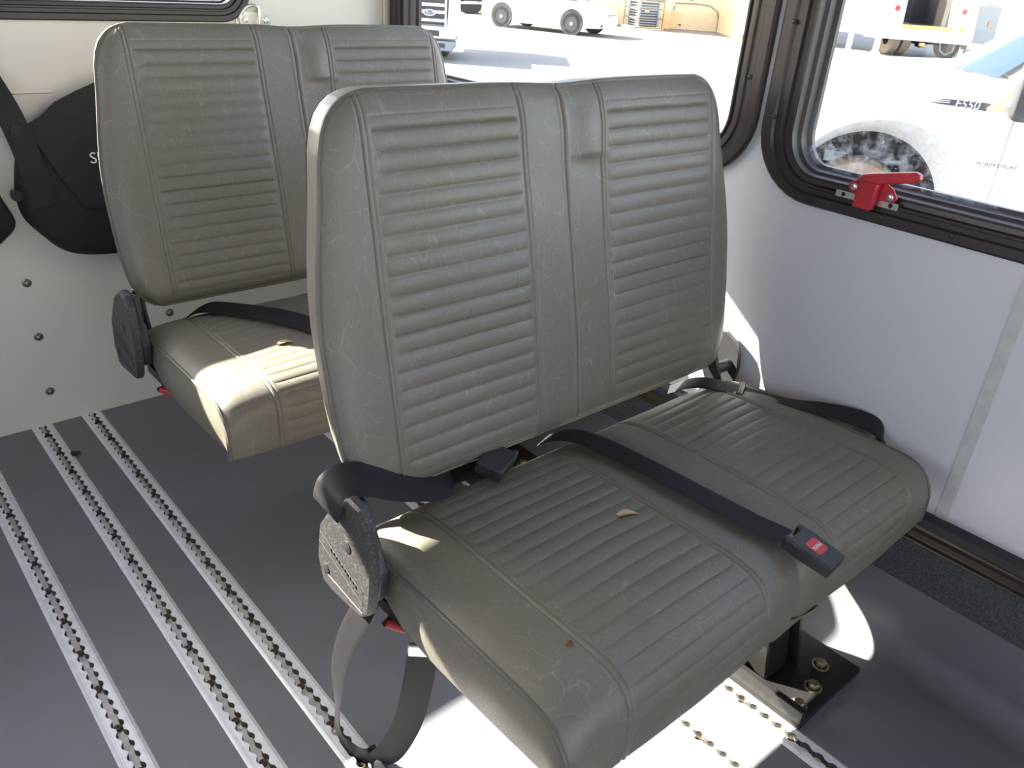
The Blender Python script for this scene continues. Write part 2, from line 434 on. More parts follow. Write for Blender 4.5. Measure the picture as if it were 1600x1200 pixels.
# ------------------------------------------------------------------ aluminium floor tracks
P_ = .0254
def track_mesh():
    n = 12; y1 = 2.1235; rows = int((y1 + .30) / P_ * n); m_ = MB(); H_ = {-1: [], 1: []}
    ys = [y1 - k * P_ / n for k in range(rows)]
    for s in (-1, 1):
        G = []
        for y in ys:
            dy = ((y - 1.2735 + P_ / 2) % P_) - P_ / 2
            e = math.sqrt(max(.0099 ** 2 - dy * dy, 0)) if abs(dy) < .0099 else 0
            e = max(e, .0050)
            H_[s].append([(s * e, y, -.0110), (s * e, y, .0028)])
            G.append([(s * e, y, .0028), (s * (e + .0005), y, .0036), (s * .0148, y, .0036), (s * .0153, y, .0024), (s * .0163, y, .0024),
                      (s * .0168, y, .0038), (s * .0182, y, .0038), (s * .0190, y, .0028), (s * .0243, y, .0006)])
        m_.grid(G)
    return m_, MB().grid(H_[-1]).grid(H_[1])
labels = ['aluminium floor track with round holes, leftmost, cut off by the left edge', 'aluminium floor track with round holes, second from left, beside the black floor spot',
          'aluminium floor track with round holes, running behind the hanging belt loop', 'aluminium floor track with holes in sun under the front seat cushion',
          'aluminium floor track with holes ending under the bolted black seat base']
first = None
for i, c in enumerate(TR):
    e = empty('floor_track', (c, 0, 0), label=labels[i], cat='track', group='aluminium floor tracks')
    if first is None:
        tm_, ch_ = track_mesh()
        rail = tm_.obj('rail', ALU, e, world=False, angle=30); chan = ch_.obj('channel_wall', SHADEWALL, e, world=False, angle=60)
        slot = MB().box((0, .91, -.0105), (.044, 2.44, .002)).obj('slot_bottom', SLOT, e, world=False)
        m_ = MB(); m_.lathe([(.0066, -.0095), (.0066, -.005), (.0055, -.004), (.0018, -.004), (.0012, -.006), (0, -.006)], (0, 0, 0), (0, 0, 1), 12)
        scr = m_.obj('screw', RUST, e, world=False); scr.location = (0, 1.2735, 0); first = (rail, slot, scr, chan)
        first_e = e
    else:
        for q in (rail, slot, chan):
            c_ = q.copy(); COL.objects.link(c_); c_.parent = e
    for k in range(-8, 15):
        if i == 0 and k == 0: continue
        y = 1.2735 - k * .1016
        if y > 2.11: continue
        if (i < 3 and y < .5) or (i >= 3 and (y > .75 or y < 0)): continue
        c_ = first[2].copy(); COL.objects.link(c_); c_.parent = e; c_.location = (0, y, 0)

# ------------------------------------------------------------------ double bench seat
OX, OY = .9085, .80
ZP = [.43, .474, .618, .741, .885, .992, 1.02]; YP = [.790, .801, .830, .858, .890, .910, .914]
OL = [(.459, .375), (.464, .392), (.475, .409), (.49, .421), (.515, .431), (.54, .4355), (.58, .439), (.62, .4405), (.69, .4405), (.74, .437), (.79, .430), (.87, .416),
      (.92, .409), (.945, .402), (.962, .393), (.975, .381), (.984, .368), (.990, .352), (.993, .335)]
def wid(z): return np.interp(z, [a for a, _ in OL], [b for _, b in OL])
def plane_y(z): return np.interp(z, ZP, YP)
SE = [-.3535, -.083, 0.0, .083, .372]
def seam_samples(seams, lo, hi, step=.011):
    s_ = set(np.round(np.arange(lo, hi + 1e-6, step), 5))
    for c in seams:
        for k in range(-9, 10): s_.add(round(c + k * .0013, 5))
    return np.array(sorted(q for q in s_ if lo <= q <= hi))
def groove(x, c, dbl=True):
    if dbl: return -.0016 * (np.exp(-((x - c + .0042) / .0013) ** 2) + np.exp(-((x - c - .0042) / .0013) ** 2)) + .0010 * np.exp(-((x - c) / .003) ** 2)
    return -.0022 * np.exp(-((x - c) / .0014) ** 2) + .0010 * np.exp(-((np.abs(x - c) - .006) / .003) ** 2)
def ribs(s, pitch, s0, amp=.0036):
    p = np.abs(np.sin(np.pi * (s - s0) / pitch)); return amp * (np.power(p + 1e-9, .42) - 1)
def sstep(a, b, x): t = np.clip((x - a) / (b - a), 0, 1); return t * t * (3 - 2 * t)
def backrest_parts(e):
    z0, z1 = .459, .993
    zs = np.concatenate([np.linspace(z0, .475, 10)[:-1], np.linspace(.475, .965, 246)[:-1], np.linspace(.965, .993, 26)])
    xs = seam_samples(SE, -.362, .380)
    nl = 10
    P = []
    for z in zs:
        wl = wid(z); row = []
        inner = xs[(xs > -wl + .0085) & (xs < wl - .0085)]
        # constant topology: rescale samples beyond the narrower width
        left = np.linspace(-wl, max(-.362, -wl + .001), nl)[:-1]; right_ = np.linspace(min(.380, wl - .001), wl, nl)[1:]
        X = np.concatenate([left, np.clip(xs, -wl + .001, wl - .001), right_])
        d = np.minimum(wl - np.abs(X), np.minimum(z1 - z, (z - z0) * 1.2))
        y = plane_y(z) + .020 * np.exp(-np.maximum(d, 0) / .016)
        h = np.zeros_like(X)
        rib = ribs(z, .0262, .949, .0044)
        m1 = sstep(SE[0] + .008, SE[0] + .016, X) * (1 - sstep(SE[1] - .016, SE[1] - .008, X))
        m2 = sstep(SE[3] + .008, SE[3] + .016, X) * (1 - sstep(SE[4] - .016, SE[4] - .008, X))
        zm = sstep(.478, .484, z) * (1 - sstep(.951, .957, z))
        h += (m1 + m2) * zm * rib
        h += -.0012 * (m1 + m2) * math.exp(-((z - .9665) / .0012) ** 2)
        h += .0030 * (m1 + m2) * np.sin(np.pi * np.clip((z - .47) / .5, 0, 1))
        for i, c in enumerate(SE): h += groove(X, c, i != 2) * sstep(.462, .475, z)
        # sagging foam: crease beside the centre seam
        g = np.exp(-((X - .052) / .026) ** 2)
        h += .007 * g * (sstep(.880, .892, z) * (1 - sstep(.93, .985, z))) - .004 * g * np.exp(-((z - .872) / .012) ** 2)
        h -= .004 * np.exp(-((X - .02) / .10) ** 2) * np.exp(-((z - .97) / .03) ** 2)
        h += .0025 * np.sin(9 * X + 3.1 * z * 4) * sstep(.46, .6, z)
        tilt = (.98, .19)
        P.append(np.stack([X + OX, y - h * tilt[0], np.full_like(X, z) + h * tilt[1] - .005 * np.exp(-((X - .01) / .07) ** 2) * sstep(.97, .993, z)], 1))
    P = np.array(P)
    m_ = MB().grid(P)
    loop = np.concatenate([P[:, 0], P[-1, 1:-1], P[::-1, -1], P[0, ::-1][1:-1]])
    step = loop[::1]
    c0 = np.array([OX, 0, .72])
    bk = loop.copy(); bk[:, 1] += .056; bk[:, 0] = OX + (loop[:, 0] - OX) * .968; bk[:, 2] = .72 + (loop[:, 2] - .72) * .985
    mid = (loop + bk) / 2; mid[:, 0] = OX + (mid[:, 0] - OX) * 1.006; mid[:, 2] = .72 + (mid[:, 2] - .72) * 1.006
    m_.grid([loop, mid, bk], close_v=True)
    nz, nx = P.shape[:2]
    B = P.copy(); B[:, :, 0] = OX + (P[:, :, 0] - OX) * .968; B[:, :, 2] = .72 + (P[:, :, 2] - .72) * .985
    ed = np.array([plane_y(z) for z in zs])[:, None] + .076
    B[:, :, 1] = np.broadcast_to(ed, B[:, :, 1].shape)
    m_.grid(B[::6, ::4])
    b = m_.obj('backrest', VINYL, e, angle=50)
    l2 = loop[::3].copy(); l2[:, 1] += .001
    MB().tube([tuple(p) for p in l2], .0036, 7, closed=True).obj('piping', PIPING, b)
    return b
CSE = [-.3445, -.0675, .112, .350]
CPROF = [(.812, .335), (.822, .37), (.818, .400), (.800, .424), (.765, .437), (.72, .443), (.66, .447), (.58, .449), (.50, .449), (.44, .448), (.408, .444), (.386, .434), (.372, .418), (.365, .398), (.362, .375), (.362, .345), (.364, .330)]
def cushion_parts(e):
    pp = cr([(0, y, z) for y, z in CPROF], 6); pp = np.array([tuple(p)[1:] for p in pp])
    dl = np.r_[0, np.cumsum(np.hypot(*np.diff(pp, axis=0).T))]
    n = 360; sv = np.linspace(0, dl[-1], n); yy = np.interp(sv, dl, pp[:, 0]); zz = np.interp(sv, dl, pp[:, 1])
    ty = np.gradient(yy, sv); tz = np.gradient(zz, sv); ny, nz = tz, -ty        # outward normal
    nrm = np.hypot(ny, nz); ny /= nrm; nz /= nrm
    sgn = np.sign(nz[n // 2]); ny *= sgn; nz *= sgn
    xs = seam_samples(CSE + [.025], -.4405, .4405, .0105)
    X = xs[None, :].repeat(n, 0); Sv = sv[:, None].repeat(len(xs), 1)
    dE = np.minimum(X + .4405, .4405 - X)
    topw = sstep(.04, .12, Sv) * (1 - sstep(dl[-1] - .10, dl[-1] - .05, Sv))
    h = -.019 * np.exp(-np.maximum(dE, 0) / .020) * (.35 + .65 * topw)
    h += .003 * np.sin(np.pi * np.clip((X + .35) / .29, 0, 1)) + .003 * np.sin(np.pi * np.clip((X - .11) / .24, 0, 1))
    m1 = sstep(CSE[0] + .008, CSE[0] + .015, X) * (1 - sstep(CSE[1] - .015, CSE[1] - .008, X))
    m2 = sstep(CSE[2] + .008, CSE[2] + .015, X) * (1 - sstep(CSE[3] - .015, CSE[3] - .008, X))
    sm = sstep(.075, .08, Sv) * (1 - sstep(dl[-1] - .026, dl[-1] - .022, Sv))
    h += (m1 + m2) * sm * ribs(Sv, .0264, .078, .0030)
    for c in CSE: h += groove(X, c)
    h += -.005 * np.exp(-((X - .022) / .016) ** 2) - .004 * np.exp(-((X - .022) / .006) ** 2) * sstep(dl[-1] - .16, dl[-1] - .09, Sv)
    h += .0022 * np.sin(X * 17 + 1.3) * np.sin(Sv * 13) * topw
    P = np.stack([X + OX, yy[:, None] + ny[:, None] * h, zz[:, None] + nz[:, None] * h], 2)
    m_ = MB().grid(P)
    # side panels
    by = [.364, .40, .47, .55, .63, .69, .726, .755, .79, .812]; bz = [.330, .338, .334, .331, .331, .338, .358, .372, .372, .335]
    for j, sx in ((0, -1), (-1, 1)):
        E = P[:, j][::4]; k = len(E); rows = [E]
        E = P[::4, j]
        s_ = np.linspace(0, 1, len(E))
        tgt_y = np.clip(E[:, 1], .364, .812); tgt_z = np.minimum(np.interp(tgt_y, by, bz), E[:, 2])
        T = np.stack([np.full(len(E), E[0, 0]), tgt_y, tgt_z], 1)
        rows = []
        for q in np.linspace(0, 1, 7):
            R_ = E * (1 - q) + T * q; R_[:, 0] = E[:, 0] * (1 - q) + E[0, 0] * q + sx * (.007 * math.sin(math.pi * q) - .004 * q)
            rows.append(R_)
        m_.grid(rows)
    c = m_.obj('cushion', VINYL, e, angle=50)
    for j in (0, -1):
        l2 = P[24::5, j].copy()
        MB().tube([tuple(p) for p in l2], .0036, 7).obj('piping', PIPING, c)
    pan = MB().prism([(.372, .332), (.80, .325), (.80, .345), (.372, .350)], lambda u, v, d: (d, u, v), OX - .432, OX + .432)
    pan.obj('seat_pan', BLKMET, e)
    # loose corner of the cover hanging below the front edge
    fl = []
    for q in np.linspace(0, 1, 8):
        fl.append([(OX - .05 + .13 * k, .3655 + .02 * q + .006 * math.sin(5 * k + 2 * q), .334 - (.045 * math.sin(math.pi * min(1, k * 1.0)) ** .7) * q) for k in np.linspace(0, 1, 12)])
    fl = np.array(fl); fl2 = fl.copy(); fl2[:, :, 1] += .002
    MB().grid(fl).grid(fl2).obj('cover_flap', VINYL, e)
    return c
HC = [(.700, .395), (.695, .455), (.704, .512), (.722, .531), (.748, .533), (.782, .512), (.826, .448), (.836, .385), (.824, .350), (.80, .346), (.722, .353), (.706, .368)]
HCR = [(.806, .395), (.800, .43), (.804, .465), (.818, .49), (.842, .503), (.868, .50), (.880, .47), (.876, .42), (.860, .392), (.83, .385)]
def hinge(e, side):
    x0 = OX + side * .480; x1 = OX + side * .466
    pl = HC if side < 0 else HCR; cu = sum(u for u, v in pl) / len(pl); cv = sum(v for u, v in pl) / len(pl)
    m_ = MB(); k = [(1.0, x1), (1.0, x0 - side * .004), (.965, x0)]
    rings = [[(x, cu + (u - cu) * s_, cv + (v - cv) * s_) for u, v in pl] for s_, x in k]
    o = len(m_.v); m_.grid(rings, close_v=True); n = len(pl); m_.f.append(tuple(o + 2 * n + i for i in range(n)))
    m_.f.append(tuple(o + i for i in range(n))[::-1])
    h = m_.obj('hinge_cover', DUSTY if side < 0 else BLKPLA, e, angle=30)
    r_ = MB()
    if side < 0:
     for a, b in (((.822, .438), (.716, .402)), ((.826, .420), (.716, .384)), ((.806, .372), (.716, .366))):
        p, q = Vector((x0 + side * .0005, *a)), Vector((x0 + side * .0005, *b))
        MB().tube([p, q], .0013, 6).obj('raised_rib', BLKPLA, h)
    lt = MB()
    if side < 0:
     for k2 in range(10):
        t = k2 / 9; y = .795 - .062 * t; z = .4225 - .0205 * t
        lt.box((x0 + side * .0006, y, z), (.001, .0032, .005 if k2 % 3 else .007))
     lt.obj('moulded_mark', BLKPLA, h)
    for y, z in (((.752, .455), (.812, .378)) if side < 0 else ((.842, .45),)):
        bt = MB(); bt.lathe([(.009, 0), (.009, .001), (.006, .002), (0, .002)], (x0, y, z), (side, 0, 0), 16); bt.obj('rivet', BLKPLA, h)
    a_ = MB().prism([(.79, .40), (.812, .45), (.838, .52), (.854, .60), (.876, .60), (.868, .52), (.852, .44), (.83, .40)], lambda u, v, d: (d, u, v), OX + side * .411, OX + side * .420)
    MB().cyl((OX + side * .418, .822, .438), (OX + side * .468, .822, .438), .012, 16).obj('hinge_pivot', BLKMET, e)
    a_.obj('hinge_arm', BLKMET, e, bevel=.003)
    if side < 0: MB().prism([(.705, .385), (.70, .43), (.725, .475), (.75, .515), (.80, .515), (.83, .47), (.82, .385)], lambda u, v, d: (d, u, v), OX - .465, OX - .447).obj('side_bracket', BLKPLA, e, bevel=.004)
    m2 = MB(); m2.lathe([(.008, 0), (.008, .004), (.005, .008), (0, .008)], (OX + side * .420, .845, .490), (side, 0, 0), 12); m2.obj('hinge_bolt', STEEL, e)
def pedestal(e):
    bp = MB().box((1.183, .545, .006), (.215, .37, .012)).box((1.083, .545, .020), (.014, .37, .040)).obj('base_plate', BLKMET, e, bevel=.002)
    for x, y in ((1.232, .412), (1.172, .392), (1.112, .386), (1.24, .69), (1.18, .69)):
        b = MB(); b.lathe([(.016, .012), (.016, .015), (.0125, .015), (.0125, .0155)], (x, y, 0), (0, 0, 1), 20)
        b.lathe([(.0105, .015), (.0105, .0225), (.0085, .0245), (0, .0245)], (x, y, 0), (0, 0, 1), 6); b.obj('bolt', ZINC, bp)
    MB().prism([(.455, .012), (.535, .012), (.60, .335), (.50, .335)], lambda u, v, d: (d, u, v), 1.115, 1.185).obj('post', BLKMET, e, bevel=.004)
    MB().prism([(.44, .012), (.66, .012), (.60, .20), (.56, .335), (.50, .335)], lambda u, v, d: (d, u, v), 1.196, 1.204).obj('gusset', BLKMET, e)
    MB().prism([(.47, .012), (.62, .012), (.60, .10)], lambda u, v, d: (d, u, v), 1.094, 1.100).obj('gusset', BLKMET, e)
    fr = MB().box((OX, .47, .316), (.80, .04, .028)).box((OX, .74, .316), (.84, .04, .028)).box((OX - .40, .60, .316), (.03, .30, .026)).box((OX + .40, .60, .316), (.03, .30, .026))
    fr.tube([(OX - .40, .845, .372), (OX + .40, .845, .372)], .010, 10).box((OX - .39, .80, .345), (.03, .12, .05)).box((OX + .39, .80, .345), (.03, .12, .05))
    fr.obj('seat_frame', BLKMET, e)
    lv = MB().tube([(.505, .735, .318), (.47, .728, .313)], .006, 8).obj('release_lever', STEEL, e)
    MB().tube([(.474, .729, .3135), (.49, .71, .310), (.505, .692, .308)], [.0065, .0075, .006], 10).obj('red_grip', RED, lv, label='red rubber tip')
def make_seat():
    e = empty('bench_seat', (OX, OY, 0), label='grey-green ribbed vinyl double bench seat, nearer one beside the window with red latch', cat='bench seat', group='grey-green double bench seats')
    backrest_parts(e); cushion_parts(e); hinge(e, -1); hinge(e, 1); pedestal(e)
    return e
seat = make_seat()
seat2 = copy_tree(seat); seat2.location = (OX - .004, OY + .842, 0)
seat2['label'] = 'grey-green ribbed vinyl double bench seat at the back against the white rear wall'

# ------------------------------------------------------------------ seat belts
def belt(name, label, org):
    return empty(name, org, label=label, cat='seat belt', group='black lap belts on the bench seats')
b1 = belt('seat_belt', 'black lap belt looped over the left hinge cover of the front seat', (.45, .78, .34))
MB().ribbon([(.665, .835, .436), (.60, .806, .460), (.525, .790, .497), (.475, .788, .523), (.447, .787, .530), (.428, .787, .524), (.421, .788, .508), (.4195, .789, .497)],
            [(.25, .9, .3), (.15, .9, .4), (.05, .9, .45), (0, .93, .35), (0, 1, .2), (0, 1, .1), (0, 1, .1), (0, 1, .1)], .066, n=9).obj('webbing', WEB, b1)
b2 = belt('seat_belt', 'black lap belt hanging in a loop below the front seat hinge cover', (.45, .75, .35))
lw = MB().ribbon([(.452, .735, .372), (.443, .746, .335), (.436, .776, .264), (.432, .797, .184), (.432, .805, .10), (.436, .800, .045), (.452, .772, .012), (.475, .738, .026), (.496, .712, .10), (.502, .694, .19), (.504, .683, .272)],
            [(0, -1, 0), (0, -1, .05), (0, -1, .15), (-.05, -.9, .3), (-.25, -.6, .6), (-.1, -.5, .7), (.3, -.6, .5), (.6, -.65, .2), (.75, -.66, 0), (.75, -.66, 0), (.75, -.66, 0)], .044, n=9)
lw.obj('webbing', WEB, b2)
lp = MB().box((.504, .680, .283), (.046, .008, .024), Matrix.Rotation(math.radians(-41), 3, 'Z') @ Matrix.Rotation(math.radians(8), 3, 'X'))
lp.obj('latch_plate', CHROME, b2, bevel=.002, label='bright metal latch plate')
b3 = belt('seat_belt', 'black belt with red press button lying across the middle of the front seat', (.92, .60, .45))
MB().ribbon([(.862, .835, .425), (.872, .805, .447), (.886, .765, .4565), (.898, .70, .458), (.904, .62, .460), (.910, .54, .460), (.918, .46, .459), (.924, .425, .459), (.926, .408, .459)],
            [(1, .2, .1), (1, .2, .05), (1, .2, 0), (1, .1, 0), (1, .1, -.02), (1, .12, -.03), (1, .12, -.03), (1, .12, -.02), (1, .12, -.02)], .047, n=8).obj('webbing', WEB, b3)
def buckle(par, loc, rot, text=True):
    if not text: rot = rot @ Matrix.Rotation(math.pi, 3, 'Y')
    R3 = rot.to_3x3(); T = Matrix.Translation(loc) @ rot.to_4x4()
    tf = lambda p: tuple(Vector(loc) + R3 @ Vector(p))
    m_ = MB(); pts = [(-.023, .036), (-.014, .038), (-.014, .030), (.014, .030), (.014, .038), (.023, .036), (.0245, .010), (.022, -.036), (-.022, -.036), (-.0245, .010)]
    m_.plate(pts, [], lambda u, v, d: tf((u, v, d)), -.010, .010)
    bk = m_.obj('buckle', BLKPLA, par, bevel=.0025)
    bt = MB().prism(rrect(-.0125, .0125, -.014, .011, .005), lambda u, v, d: tf((u, v, d)), .006, .0108).obj('press_button', RED, bk, label='red square press button')
    if text:
        ol = Vector(root_loc(bt.parent)) 
        Mx = Matrix.Translation(-ol) @ T @ Matrix.Translation((0, -.0015, .0109)) @ Matrix.Rotation(math.pi, 4, 'Z')
        text_mesh('press_lettering', 'PRESS', .0082, WHITE_INK, bt, Mx, .0002)
    return bk
rotb = Matrix.Rotation(math.radians(4), 3, 'Z') @ Matrix.Rotation(math.radians(10), 3, 'X')
buckle(b3, (.931, .368, .459), rotb)
b4 = belt('seat_belt', 'black lap belt lying along the wall side of the front seat cushion', (1.32, .65, .44))
MB().ribbon([(1.215, .845, .415), (1.245, .800, .442), (1.285, .730, .4425), (1.320, .655, .443), (1.345, .590, .449), (1.366, .535, .450), (1.376, .500, .444), (1.381, .482, .424), (1.378, .490, .40)],
            [(.9, .45, 0), (.9, .45, .1), (.9, .45, .05), (.9, .4, -.1), (.8, .4, .15), (.75, .4, .3), (.7, .4, .35), (.6, .5, .3), (.6, .5, .2)], .044, n=9).obj('webbing', WEB, b4)
MB().ribbon([(1.268, .722, .4445), (1.283, .728, .4475), (1.302, .738, .4475), (1.316, .747, .4445)], [(-.45, .9, 0)] * 4, .012, .003).obj('keeper_loop', BLKPLA, b4)
b5 = belt('seat_belt', 'black belt buckle stub tucked between front seat backrest and cushion', (.72, .80, .44))
buckle(b5, (.722, .797, .4555), Matrix.Rotation(math.radians(-62), 3, 'Z') @ Matrix.Rotation(math.radians(12), 3, 'Y'), False)
MB().ribbon([(.690, .812, .447), (.66, .83, .437), (.62, .84, .425)], [(.4, .8, .2)] * 3, .044).obj('webbing', WEB, b5)
b6 = belt('seat_belt', 'black lap belt draped across the cushion of the back seat', (.70, 1.5, .45))
MB().ribbon([(.585, 1.655, .430), (.605, 1.625, .449), (.640, 1.580, .4545), (.685, 1.500, .461), (.720, 1.425, .464), (.745, 1.36, .456), (.77, 1.30, .4535)],
            [(.7, .7, 0), (.75, .6, .1), (.75, .6, .1), (.8, .5, .15), (.8, .5, .1), (.85, .5, 0), (.85, .5, 0)], .052, n=8).obj('webbing', WEB, b6)
# ------------------------------------------------------------------ small things lying about
def leaf(loc, ln, wd, ang, label):
    m_ = MB(); rows = []
    for t in np.linspace(0, 1, 12):
        hw = wd * math.sin(math.pi * t ** .8) ** .8; c = Vector((ln * (t - .5), .004 * math.sin(3 * t), .003 + .003 * math.sin(math.pi * t)))
        rows.append([(c.x, c.y + hw * s_, c.z + abs(s_) * .0025) for s_ in (-1, -.5, 0, .5, 1)])
    m_.grid(rows); lo = [[(x, y, z - .0006) for x, y, z in r] for r in rows]; m_.grid(lo)
    o = m_.obj('dry_leaf', LEAF, center=True, label=label, category='leaf', group='dry leaves on the seats')
    o.location = loc; o.rotation_euler = (0, 0, ang)
leaf((.791, .585, .4490), .036, .0065, math.radians(-27), 'small dry tan leaf lying on the front seat cushion')
leaf((.655, 1.368, .4510), .034, .0075, math.radians(-18), 'small yellowish leaf on the back seat cushion beside the strap')
def blob(name, loc, r, mat, label, cat, sq=.6):
    m_ = MB(); rows = []
    for i in range(7):
        a = math.pi * i / 6; rows.append([(r * math.sin(a) * (1 + .3 * math.sin(3 * j + i)) * math.cos(j * math.pi / 5), r * math.sin(a) * (1 + .25 * math.cos(2 * j)) * math.sin(j * math.pi / 5), r * sq * (1 - math.cos(a))) for j in range(10)])
    m_.grid(rows, close_v=True); o = m_.obj(name, mat, center=True, label=label, category=cat); o.location = loc
blob('brown_crumb', (.549, .457, .4465), .0042, CRUMB, 'reddish brown crumb on the front left of the front cushion', 'crumb')
blob('tar_spot', (.361, 1.944, .0005), .013, TAR, 'black spot of residue on the grey floor beside a track', 'stain', .12)

# ------------------------------------------------------------------ window latch
wl = empty('window_latch', (WX - .013, .62, .826), label='red lever latch on the frame of the nearer side window', cat='latch')
xl = WX - .014
mp_ = MB().plate([(.688, .823), (.688, .834), (.575, .834), (.575, .823)], [[(.674 + .004 * math.cos(a), .8285 + .004 * math.sin(a)) for a in np.linspace(0, 6.28, 10)[:-1]], [(.588 + .004 * math.cos(a), .8285 + .004 * math.sin(a)) for a in np.linspace(0, 6.28, 10)[:-1]]], lambda u, v, d: (xl - d, u, v), 0, .003)
mp_.obj('mounting_plate', CHROME, wl, label='bare metal mounting plate')
MB().prism([(.662, .838), (.668, .846), (.660, .856), (.645, .864), (.606, .866), (.588, .856), (.578, .842), (.584, .834), (.60, .834), (.655, .834)], lambda u, v, d: (xl - d, u, v), .003, .008).obj('latch_body', REDPAINT, wl, bevel=.0015)
MB().prism([(.645, .816), (.612, .816), (.608, .868), (.642, .870)], lambda u, v, d: (xl - d, u, v), .008, .024).obj('latch_hub', REDPAINT, wl, bevel=.003)
MB().prism([(.645, .862), (.638, .873), (.622, .878), (.553, .8945), (.545, .892), (.543, .884), (.549, .878), (.608, .862)], lambda u, v, d: (xl - d, u, v), .016, .028).obj('lever', REDPAINT, wl, bevel=.002)
for u, v in ((.655, .846), (.590, .843)):
    b = MB(); b.lathe([(.0062, 0), (.0062, .0015), (.004, .003), (0, .003)], (xl - .008, u, v), (-1, 0, 0), 14); b.obj('screw', CHROME, wl)

# ------------------------------------------------------------------ rear wall fittings
bl = [((.368, .387), 'steel bolt on the rear wall under the bags, topmost of the column of three'), ((.368, .246), 'steel bolt on the rear wall, middle of the column of three'),
      ((.367, .093), 'steel bolt on the rear wall, lowest of three, just above the floor tracks'), ((.690, .240), 'steel bolt on the rear wall seen in the gap of the back seat')]
for (x, z), lb in bl:
    e = empty('wall_bolt', (x, RYW, z), label=lb, cat='bolt', group='bolts on the rear wall')
    m_ = MB(); m_.lathe([(.0105, 0), (.0105, .0015), (.0075, .002), (.0075, .002)], (0, 0, 0), (0, -1, 0), 20); m_.obj('washer', STEEL, e, world=False)
    m_ = MB(); m_.lathe([(.0078, .0018), (.0078, .004), (.006, .0068), (.003, .008), (0, .008)], (0, 0, 0), (0, -1, 0), 16); m_.obj('bolt_head', STEEL, e, world=False)
e = empty('tie_down_ring', (.99, RYW, .975), label='galvanised D ring bracket on the rear wall above the back seat', cat='ring bracket')
MB().prism(rrect(.945, 1.035, .955, .993, .008), rear, 0, .004).obj('bracket_plate', CHROME, e)
MB().prism(rrect(1.000, 1.012, .945, 1.003, .003), rear, .004, .016).obj('bracket_strap', CHROME, e, bevel=.002)
MB().tube([(1.004, RYW - .010, .94)] + [(.985 + .032 * math.cos(a) * 1.0, RYW - .010 - .004 * math.sin(a), .975 + .034 * math.sin(a)) for a in np.linspace(math.radians(60), math.radians(300), 16)] + [(1.004, RYW - .010, .94)][:0], .0042, 8).obj('ring', CHROME, e)
for x in (.968, 1.024):
    m_ = MB(); m_.lathe([(.007, .004), (.006, .008), (.003, .009), (0, .009)], (x, RYW, .974), (0, -1, 0), 12); m_.obj('screw', CHROME, e)
# bags
bag = empty('storage_bag', (.60, RYW, .43), label='black cloth pouch with white letters hanging on the rear wall behind the back seat', cat='bag', group='black pouches on the rear wall')
def puff(outline, d0, d1, ins, mp):
    c = np.mean(np.array(outline), 0); rings = []
    for s_, d in ((1.0, d0), (1.0, d0 + (d1 - d0) * .35), (1 - ins * .4, d0 + (d1 - d0) * .8), (1 - ins, d1)):
        rings.append([mp(c[0] + (u - c[0]) * s_, c[1] + (v - c[1]) * s_, d) for u, v in outline])
    m_ = MB(); m_.grid(rings, close_v=True); n = len(outline); m_.f.append(tuple(3 * n + i for i in range(n))); return m_
def rnd(pts, n=4): return [tuple(p)[:2] for p in cr([(u, v, 0) for u, v in pts] + [(pts[0][0], pts[0][1], 0)], n)[:-1]]
puff(rnd([(.408, .72), (.385, .62), (.388, .55), (.42, .50), (.455, .462), (.50, .442), (.58, .432), (.72, .432), (.84, .45), (.87, .55), (.87, .72), (.80, .80), (.60, .80), (.47, .76)]), 0, .05, .12, rear).obj('pouch', BAG, bag, angle=60)
MB().prism([(.418, .758), (.450, .775), (.487, .806), (.535, .828), (.592, .850), (.70, .868), (.86, .868), (.88, .60), (.70, .590), (.545, .556), (.512, .566), (.47, .640)], rear, .050, .056).obj('flap', BAG, bag, bevel=.003)
ol = Vector(root_loc(bag))
text_mesh('bag_lettering', 'SU', .036, WHITE_INK, bag, Matrix.Translation(-ol) @ basis((1, 0, 0), (0, 0, 1), (.560, RYW - .0565, .678)), .0004)
st = empty('hanging_strap', (.39, RYW, .60), label='black strap bolted to the rear wall at the left edge of the pouch', cat='strap')
MB().ribbon([(.345, RYW - .008, .93), (.372, RYW - .010, .86), (.392, RYW - .056, .79), (.408, RYW - .060, .72), (.418, RYW - .060, .66), (.43, RYW - .055, .58)], [(1, 0, .25)] * 6, .052, .004, ridges=False).obj('webbing', BAG, st)
for x, z, d in ((.402, .752, .062), (.380, .605, .034)):
    m_ = MB(); m_.cyl((x, RYW, z), (x, RYW - d, z), .005, 10); m_.lathe([(.013, 0), (.013, .003), (.007, .003), (.007, .008), (0, .008)], (x, RYW - d, z), (0, -1, 0), 16); m_.obj('bolt', BLKMET, st)
bag2 = empty('storage_bag', (.20, RYW, .48), label='black cloth pouch on the rear wall cut off by the left edge', cat='bag', group='black pouches on the rear wall')
puff(rnd([(.30, .70), (.338, .66), (.352, .60), (.366, .56), (.368, .535), (.345, .51), (.30, .49), (.12, .48), (.06, .50), (.04, .62), (.08, .72), (.20, .74)]), 0, .05, .10, rear).obj('pouch', BAG, bag2, angle=60)

